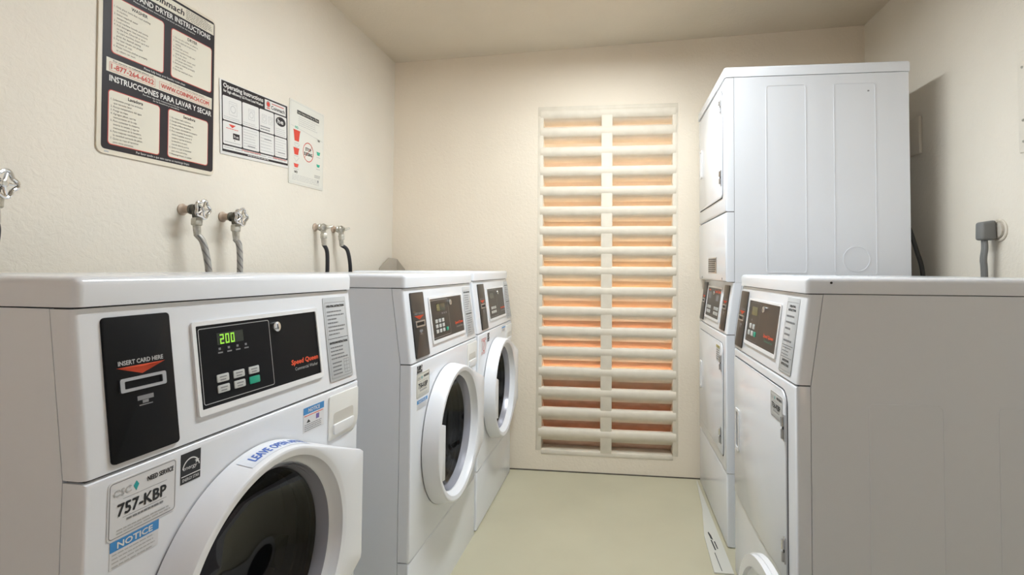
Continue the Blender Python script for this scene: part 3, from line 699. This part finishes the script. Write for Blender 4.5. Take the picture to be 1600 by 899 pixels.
def lines(x, y, L, h, step, wmax):
    for t_ in L:
        if t_: p.text(t_, x + (.008 if not t_[0].isdigit() else 0), y, h, SIGNB, 3, 'L')
        y -= step
lines(.040, .386, ['1. Only place items that need washing', 'in machine.', '2. Select required water', 'temperature.', '3. Load machine loosely and evenly.', '4. Add detergent. Use instructions',
                   'on the box. Close lid or door.', 'To start machine, insert card and', 'press the desired setting.', '5. For best results use proper', 'amount of soap.', '6. Please remove clothes promptly', 'so others can wash.'], .0049, .0094, .15)
lines(.225, .384, ['1. Do not dry rubber or plastics.', '2. Select desired temperature', 'setting.', '3. Clean lint screen.', '4. Load machine loosely and', 'close the door.', '5. To start dryer, insert card', 'and press start button.', '6. Remove clothes promptly', 'when dry.', '7. Do not overload dryer.'], .0049, .0094, .12)
p.text('Please help keep your laundry room clean', .200, .254, .0062, PAPERW, 3, 'C', fit=.140)
p.text('For service or refunds please call', .100, .2415, .0046, SIGNB, 3, 'C', fit=.12); p.text('Or visit our web site to request service', .280, .2415, .0046, SIGNB, 3, 'C', fit=.13)
p.frame(.030, .2165, .166, .239, .0008, SIGNR, 3); p.text('1-877-264-6622', .098, .2215, .0135, SIGNR, 4, 'C', fit=.126, bold=.0004)
p.frame(.180, .2165, .370, .239, .0008, SIGNR, 3); p.text('WWW.COINMACH.COM', .275, .2215, .0125, SIGNR, 4, 'C', fit=.178, bold=.0004)
p.text('INSTRUCCIONES PARA LAVAR Y SECAR', .203, .190, .0150, PAPERW, 3, 'C', fit=.345, bold=.0005)
p.text('Por favor siga estas instrucciones y las que aparecen', .203, .1815, .0045, PAPERW, 3, 'C', fit=.15); p.text('en la lavadora y secadora', .205, .1745, .0045, PAPERW, 3, 'C', fit=.09)
p.text('Lavadora', .106, .153, .0085, SIGNB, 3, 'C', bold=.0003); p.text('Secadora', .288, .155, .0085, SIGNB, 3, 'C', bold=.0003)
lines(.035, .142, ['1. Solamente ponga los articulos', 'que necesita lavar.', '2. Escoja temperatura del agua.', '3. Ponga su ropa.', '4. Agregue jabon, use las', 'instrucciones en la caja.', '5. Para comenzar la maquina,', 'inserte la tarjeta y siga las',
                   'instrucciones en la lavadora.', '6. Para mejores resultados, use', 'la cantidad correcta de jabon.', '7. Quite su ropa al terminar', 'para otras personas.'], .0050, .0092, .15)
lines(.217, .144, ['1. No seque hule o plastico.', '2. Escoja temperatura deseada.', '3. Limpie el filtro de pelusa.', '4. No cargue demasiado la maquina.', '5. Para comenzar la secadora,', 'cierre la puerta, inserte la', 'tarjeta y oprima el boton.', 'La secadora se para', 'cuando abre la puerta.', '6. Quite su ropa al terminar', 'para otras personas.', '7. Mantenga limpio el cuarto.'], .0049, .0097, .12)
p.text('Por favor ayude a que este cuarto se mantenga limpio', .200, .0165, .0065, PAPERW, 3, 'C', fit=.18)
p.build('lettering', s1)
b = MB()
b.slab(F, rr(.020, .004, .032, .008), .0047, .0049, PALEINK)
b.build('form_number', s1)

W2, H2 = .366, .248
F = wall_frame(1.584, 1.506, .055)
b = MB(); b.slab(F, rr(0, 0, W2, H2, .002, 2), .001, .003, PAPERW, .0004); s2 = b.build('instruction_sign')
tag(s2, 'wide wall sign with black grid of eight white boxes, middle of three signs', 'sign')
p = Print(F, .0033)
p.rect(.008, .010, W2 - .003, H2 - .003, SIGNB)
p.text('Operating Instructions', .016, H2 - .024, .0145, PAPERW, 2, 'L', fit=.200, bold=.0007)
p.text('for high efficiency LG Front Load Washer', .016, H2 - .039, .0085, PAPERW, 2, 'L', fit=.200, bold=.0004)
p.rect(.226, H2 - .046, W2 - .014, H2 - .009, PAPERW, 1)
p.poly(ell(.246, H2 - .024, .009, .009, 20), RED, 2); p.ring(.246, H2 - .024, .010, .0115, SIGNB, 2, 20); p.rect(.236, H2 - .041, .256, H2 - .0375, RED, 2)
p.text('Coinmach', .262, H2 - .038, .0135, SIGNB, 2, 'L', fit=.082, bold=.0005, slant=.1); p.rect(.266, H2 - .019, .340, H2 - .016, SIGNR, 2)
xs = [.012, .106, .196, .282, W2 - .006]; rowz = [(.116, .197), (.036, .112)]
for r_, (za, zb) in enumerate(rowz):
    for k in range(4): p.rect(xs[k], za, xs[k + 1] - .004, zb, PAPERW, 1, .005)
# top row: line drawings
def sketch(cx, cz, s_):
    p.frame(cx - s_, cz - s_ * 1.2, cx + s_, cz + s_ * 1.2, .0012, PALEINK, 2); p.ring(cx, cz - s_ * .1, s_ * .55, s_ * .66, PALEINK, 2, 20); p.line(cx - s_, cz + s_ * .8, cx + s_, cz + s_ * .8, .001, PALEINK, 2)
sketch(.060, .160, .019); sketch(.152, .162, .016); sketch(.222, .164, .013); sketch(.258, .164, .012)
p.bars(.016, .098, .119, .131, 2, PALEINK, 2, fill=.3, rag=.2); p.bars(.110, .188, .119, .132, 2, PALEINK, 2, fill=.3, rag=.2); p.bars(.200, .274, .120, .139, 2, GREYINK, 2, fill=.45, rag=.3); p.bars(.290, .350, .119, .148, 4, PALEINK, 2, fill=.3, rag=.2)
p.poly(ell(.320, .174, .030, .018, 32), SIGNB, 2); p.text('he', .318, .166, .017, PAPERW, 3, 'C', fit=.034, bold=.0007)
# bottom row
p.poly([(.038, .105), (.072, .105), (.055, .094)], RED, 2); p.bars(.026, .086, .088, .093, 1, RED, 2, fill=.4, rag=.1)
p.rect(.058, .058, .090, .078, SIGNB, 2); p.text('he', .074, .063, .010, PAPERW, 3, 'C', fit=.022); p.rect(.064, .052, .068, .055, SIGNB, 2); p.bars(.018, .096, .040, .049, 1, PALEINK, 2, fill=.35, rag=.1)
p.bars(.110, .186, .040, .108, 7, PALEINK, 2, fill=.2, rag=.3); p.bars(.200, .274, .040, .108, 6, PALEINK, 2, fill=.2, rag=.3); p.bars(.286, .352, .040, .108, 7, PALEINK, 2, fill=.2, rag=.3)
p.rect(.130, .046, .170, .049, GREYINK, 3); p.rect(.220, .088, .262, .091, GREYINK, 3); p.rect(.300, .052, .345, .055, GREYINK, 3)
p.rect(.011, .018, W2 - .006, .031, PAPERW, 1); p.bars(.016, .355, .020, .030, 1, PALEINK, 2, fill=.35, rag=.02); p.rect(.10, .027, .20, .0295, SIGNR, 2); p.rect(.27, .027, .355, .0295, SIGNR, 2); p.bars(.13, .25, .012, .017, 1, PAPERW, 2, fill=.4, rag=.1)
p.build('lettering', s2)

W3, H3 = .252, .342
F = wall_frame(1.953, 1.470, .012)
b = MB(); b.slab(F, rr(0, 0, W3, H3, .004, 3), .001, .003, LAMI, .0004); s3 = b.build('instruction_sign')
tag(s3, 'tall narrow white wall sign with red and green cups, rightmost of the three signs', 'sign')
p = Print(F, .0033)
p.frame(.006, .006, W3 - .006, H3 - .006, .0008, PALEINK); p.rect(.050, H3 - .050, .212, H3 - .034, INK, 0)
p.text('Less Soap is the Key to Clean', .131, H3 - .0455, .0085, LAMI, 1, 'C', fit=.150)
p.bars(.060, .215, H3 - .098, H3 - .056, 5, PALEINK, 1, fill=.22, rag=.25); p.line(.01, H3 - .105, W3 - .01, H3 - .125, .0012, PALEINK, 1)
p.text('NO', .048, .230, .0095, GREENP, 1, 'C', bold=.0006); p.text('NO', .048, .047, .0095, INK, 1, 'C', bold=.0006); p.text('OK', .212, .210, .008, INK, 1, 'C', bold=.0004)
def cup(x, z, wt, h, m): p.poly([(x - wt * .33, z), (x + wt * .33, z), (x + wt / 2, z + h), (x - wt / 2, z + h)], m, 1); p.rect(x - wt * .56, z + h, x + wt * .56, z + h * 1.08, m, 1)
cup(.050, .178, .044, .042, RED); cup(.048, .122, .038, .026, RED); cup(.048, .070, .032, .014, RED); cup(.210, .150, .028, .014, GREENP); cup(.210, .098, .026, .011, GREENP)
for x, z in ((.050, .155), (.048, .100)): p.line(x - .016, z + .010, x, z - .006, .0016, PALEINK, 1); p.line(x, z - .006, x + .020, z + .012, .0016, PALEINK, 1)
for x, z, w_ in ((.048, .168, .03), (.048, .115, .03), (.048, .062, .036), (.21, .14, .03), (.21, .088, .03)): p.rect(x - w_ / 2, z, x + w_ / 2, z + .002, PALEINK, 1)
p.ring(.133, .148, .036, .039, RED, 2, 40, 1.05); p.text('STOP', .133, .153, .013, INK, 1, 'C', fit=.042, bold=.0006); p.text('SUDSING', .133, .133, .013, INK, 1, 'C', fit=.060, bold=.0006); p.line(.106, .122, .160, .176, .0018, RED, 2)
p.bars(.182, .236, .048, .062, 3, GREYINK, 1, fill=.35, rag=.3); p.rect(.206, .030, .214, .040, GREYINK, 1); p.bars(.022, .240, .016, .042, 4, PALEINK, 1, fill=.2, rag=.2)
p.build('lettering', s3)

# ------------------------------------------------------------------ valves and hoses on the left wall
def valve(y, z, label, wheel=True, pipe=.055, dark=True, dirs=0.0):
    t = empty('water_valve', (XL, y, z), 0, label, 'water valve')
    b = MB(); b.lathe([(.017, .0), (.018, .004), (.013, .007), (.0115, .010), (.0115, pipe)], (0, 0, 0), COPPER, 16, 'x'); b.build('pipe_stub', t)
    M_ = BRASSOLD if dark else NUT
    b = MB(); x = pipe - .004
    b.lathe([(.0005, x), (.015, x), (.016, x + .006), (.013, x + .009), (.016, x + .015), (.0175, x + .021), (.013, x + .027), (.011, x + .033), (.0005, x + .033)], (0, 0, 0), M_, 16, 'x')
    b.tube([(x + .018, 0, -.005), (x + .020, .0, -.026)], [.012, .011], M_, 12); b.build('valve_body', t)
    b = MB(); b.lathe([(.0005, -.049), (.013, -.049), (.0155, -.046), (.0155, -.030), (.012, -.025), (.0005, -.025)], (x + .021, 0, 0), NUT, 6, 'z'); b.build('coupling_nut', t)
    if wheel:
        b = MB(); xc = x + .036; b.tube([(x + .031, 0, 0), (xc + .012, 0, 0)], .005, NUT, 8)
        n = 5; pts = [(xc + .004, (.0255 + .0035 * math.cos(n * a)) * math.cos(a), (.0255 + .0035 * math.cos(n * a)) * math.sin(a)) for a in [2 * math.pi * i / 40 for i in range(41)]]
        b.tube(pts, .0042, CHROME, 8, False)
        for k in range(n): a = 2 * math.pi * k / n; b.tube([(xc + .006, 0, 0), (xc + .004, .024 * math.cos(a), .024 * math.sin(a))], .0032, CHROME, 6)
        b.lathe([(.0005, xc + .012), (.008, xc + .010), (.009, xc + .002), (.0005, xc)], (0, 0, 0), CHROME, 12, 'x'); b.build('hand_wheel', t)
    else:
        b = MB(); xc = x + .033; b.tube([(x + .03, 0, .0), (xc + .012, 0, .0)], .006, NUT, 8); b.tube([(xc + .008, -.012, -.002), (xc + .010, .0, .0), (xc + .018, .016, .006)], [.004, .006, .005], M_, 8); b.build('lever_handle', t)
    return Vector((XL + x + .021, y, z - .049))
def hose(p0, pts, label, m, r=.0085):
    t = empty('supply_hose', tuple(p0), 0, label, 'hose')
    b = MB(); b.tube(spline([Vector(q_) - p0 for q_ in [p0 + Vector((0, 0, -.024))] + pts]), r, m, 12); b.build('hose_sleeve', t)
    b = MB(); b.tube([(0, 0, .0), (0.001, .001, -.014), (.002, .002, -.030)], [.0105, .0105, .0095], NUT, 12); b.build('ferrule', t)
V = [((.914, 1.296), True, True), ((1.437, 1.303), True, True), ((1.602, 1.297), True, True), ((2.150, 1.306), False, False), ((2.300, 1.309), False, False)]
names = ['water valve with round handwheel at the left edge, above the nearest washer', 'dark bronze valve with handwheel under the largest sign, left one of its pair', 'dark bronze valve with handwheel under the black grid sign, right one of its pair',
         'small silver valve with lever under the narrow sign, left one of its pair', 'small silver valve with lever closest to the back left corner']
hn = ['black rubber hose bowing down at the left edge of the picture', 'braided grey hose slanting down to the right from the left bronze valve', 'braided grey hose hanging nearly straight from the right bronze valve',
      'black rubber hose hanging straight from the left silver valve', 'black rubber hose slanting toward the back corner']
for i, ((y, z), wh, dk) in enumerate(V):
    p0 = valve(y, z, names[i], wh, .034 if wh else .026, dk)
    x = p0.x
    tgt = [[(x + .002, y + .004, 1.20), (x - .004, y + .002, 1.15), (x - .014, y - .014, 1.08), (x - .012, y - .02, .92)],
           [(x + .014, y + .012, 1.20), (x + .026, y + .022, 1.115), (x + .026, y + .03, 1.0), (x + .02, y + .03, .9)],
           [(x + .008, y + .008, 1.20), (x + .010, y + .012, 1.115), (x + .008, y + .012, 1.0), (x + .006, y + .012, .9)],
           [(x + .010, y + .012, 1.20), (x + .010, y + .018, 1.125), (x + .008, y + .016, 1.0), (x + .006, y + .016, .9)],
           [(x + .020, y + .022, 1.21), (x + .026, y + .040, 1.127), (x + .012, y + .055, 1.05), (x + .0, y + .06, .9)]][i]
    hose(p0, [Vector(q_) for q_ in tgt], hn[i], BRAID if i in (1, 2) else RUBBER, .0092 if i in (1, 2) else .0085)

# dusty triangular flap in the back left corner
b = MB()
b.add([(XL + .002, 2.79, 1.05), (XL + .030, YB - .004, 1.05), (XL + .030, YB - .004, 1.185), (XL + .014, 2.885, 1.190), (XL + .10, YB - .004, 1.05), (XL + .085, YB - .006, 1.125), (XL + .002, 2.79, 1.130),
       (XL + .004, 2.79, 1.05), (XL + .034, YB - .007, 1.05), (XL + .034, YB - .007, 1.185), (XL + .017, 2.885, 1.190), (XL + .10, YB - .008, 1.05), (XL + .085, YB - .010, 1.125), (XL + .005, 2.79, 1.130)],
      [(0, 1, 2, 3, 6), (1, 4, 5, 2), (13, 10, 9, 8, 7), (9, 12, 11, 8), (6, 3, 10, 13), (3, 2, 9, 10), (2, 5, 12, 9), (5, 4, 11, 12), (0, 6, 13, 7)], FLAP)
fl = b.build('folded_sheet', smooth=0); tag(fl, 'small dusty grey folded sheet standing in the back left corner behind the farthest washer', 'sheet')

# ------------------------------------------------------------------ things on the right wall
t = empty('power_plug', (XR, 2.020, 1.280), 0, 'grey angled power plug with flat cord in a hole in the right wall', 'plug')
b = MB(); bm = bmesh.new(); bmesh.ops.create_cube(bm, size=1)
for v in bm.verts:
    top = v.co.z > 0; outer = v.co.x < 0
    v.co = (-.056 if outer else -.012, v.co.y * (.046 if top else .052) * (1 if not outer else .86), (.034 if not outer else .027) if top else -.036)
bmesh.ops.bevel(bm, geom=bm.edges[:], offset=.008, segments=3, affect='EDGES', profile=.5); b.add_bm(bm, GREYPVC); b.build('plug_body', t)
b = MB()
for k in (-1, 0, 1):
    b.tube(spline([(-.038, k * .0075, -.030), (-.038, k * .0085 - .001, -.065), (-.041, k * .009 + .002, -.105), (-.038, k * .009 + .003, -.17), (-.038, k * .009 + .003, -.5)]), .0058, GREYPVC, 8)
b.build('cord', t)
o_ = empty('wall_outlet', (XR, 2.003, 1.278), 0, 'round broken receptacle ring behind the grey plug', 'outlet')
b = MB(); b.lathe([(.040, .0), (.040, -.003), (.037, -.005), (.030, -.004), (.028, .0)], (0, 0, 0), PLATE, 28, 'x'); b.build('cover_ring', o_)
b = MB(); b.lathe([(.0005, -.010), (.026, -.010), (.029, -.001)], (0, 0, 0), mat('outlet_face', (.50, .46, .40), .5), 24, 'x'); b.build('receptacle', o_)
t = empty('switch_plate', (XR, 2.515, 1.730), 0, 'plain cover plate in the shadow just behind the tall stacked dryer', 'cover plate')
b = MB(); b.box(-.014, 0, -.065, .040, -.082, .082, PLATE, .004); b.build('plate', t)
t = empty('electrical_panel', (XR, 1.745, 1.690), 0, 'painted-over flat panel cover at the right edge of the picture', 'panel cover')
b = MB(); b.box(-.005, 0, -.20, .155, -.165, .170, WALL, .002); b.build('cover', t)
for z in (-.13, -.06, .115): b = MB(); b.lathe([(.0005, -.0075), (.004, -.007), (.005, -.0045)], (0, .135, z), NUT, 10, 'x'); b.build('screw', t)
t = empty('dryer_cord', (XR - .045, 2.40, 1.10), 0, 'dark loose power cord hanging between the stacked dryer and right wall', 'cord')
b = MB(); b.tube(spline([(-.03, .02, .22), (-.012, .0, .12), (.0, -.02, .02), (.004, -.03, -.2), (.0, -.02, -.6)]), .009, DARKPVC, 8); b.build('cord_run', t)

# ------------------------------------------------------------------ floor things
def oval(k, n=72): return [(1.28 + (.28 - k) * math.cos(2 * math.pi * i / n), .222 + (.22 - k) * math.sin(2 * math.pi * i / n)) for i in range(n)]
FL_ = lambda u, v, o=0.0: (.376 - o, u, v)
b = MB(); b.slab(FL_, oval(0), .0, .014, DOORW); b.slab(FL_, oval(.004), .014, .026, DOORW, hole=oval(.032)); ld = b.build('oval_lid', smooth=40)
tag(ld, 'white oval plastic lid with raised rim standing on edge before the near dryer', 'lid')
b = MB(); b.slab(FL_, oval(.075), .0142, .0155, GASKET); b.build('lid_centre', ld)
b = MB(); P = [(.449, 2.93), (.425, 2.60), (.389, 2.33), (.385, 2.22), (.382, 2.06), (.381, 1.98), (.448, 1.98), (.455, 2.26), (.456, 2.93)]
P = [(.449, 2.93), (.425, 2.60), (.389, 2.33), (.385, 2.22), (.380, 2.06), (.452, 2.06), (.4525, 2.93)]
b.slab(lambda u, v, o=0.0: (u, v, o), P[::-1], .0005, .006, mat('pale_reflection', (.60, .59, .54), .4), .001)  # pale strip drawn in place of the dryer's reflection on the floor
pl = MB(); ks = b.build('floor_reflection_strip'); tag(ks, 'pale flat strip on the floor standing in for the stacked dryer base reflection', 'reflection strip')
p = Print(lambda u, v, o=0.0: (u, v, o), .0064)
p.poly([(.408, 2.36), (.412, 2.31), (.420, 2.30), (.418, 2.34), (.412, 2.37)], INK); p.poly([(.409, 2.30), (.412, 2.22), (.417, 2.22), (.414, 2.30)], INK); p.poly([(.420, 2.29), (.423, 2.23), (.427, 2.23), (.425, 2.29)], INK); p.poly([(.406, 2.20), (.409, 2.07), (.4115, 2.07), (.409, 2.20)], INK)
p.build('black_squiggle', ks)  # black squiggle drawn over the reflection strip
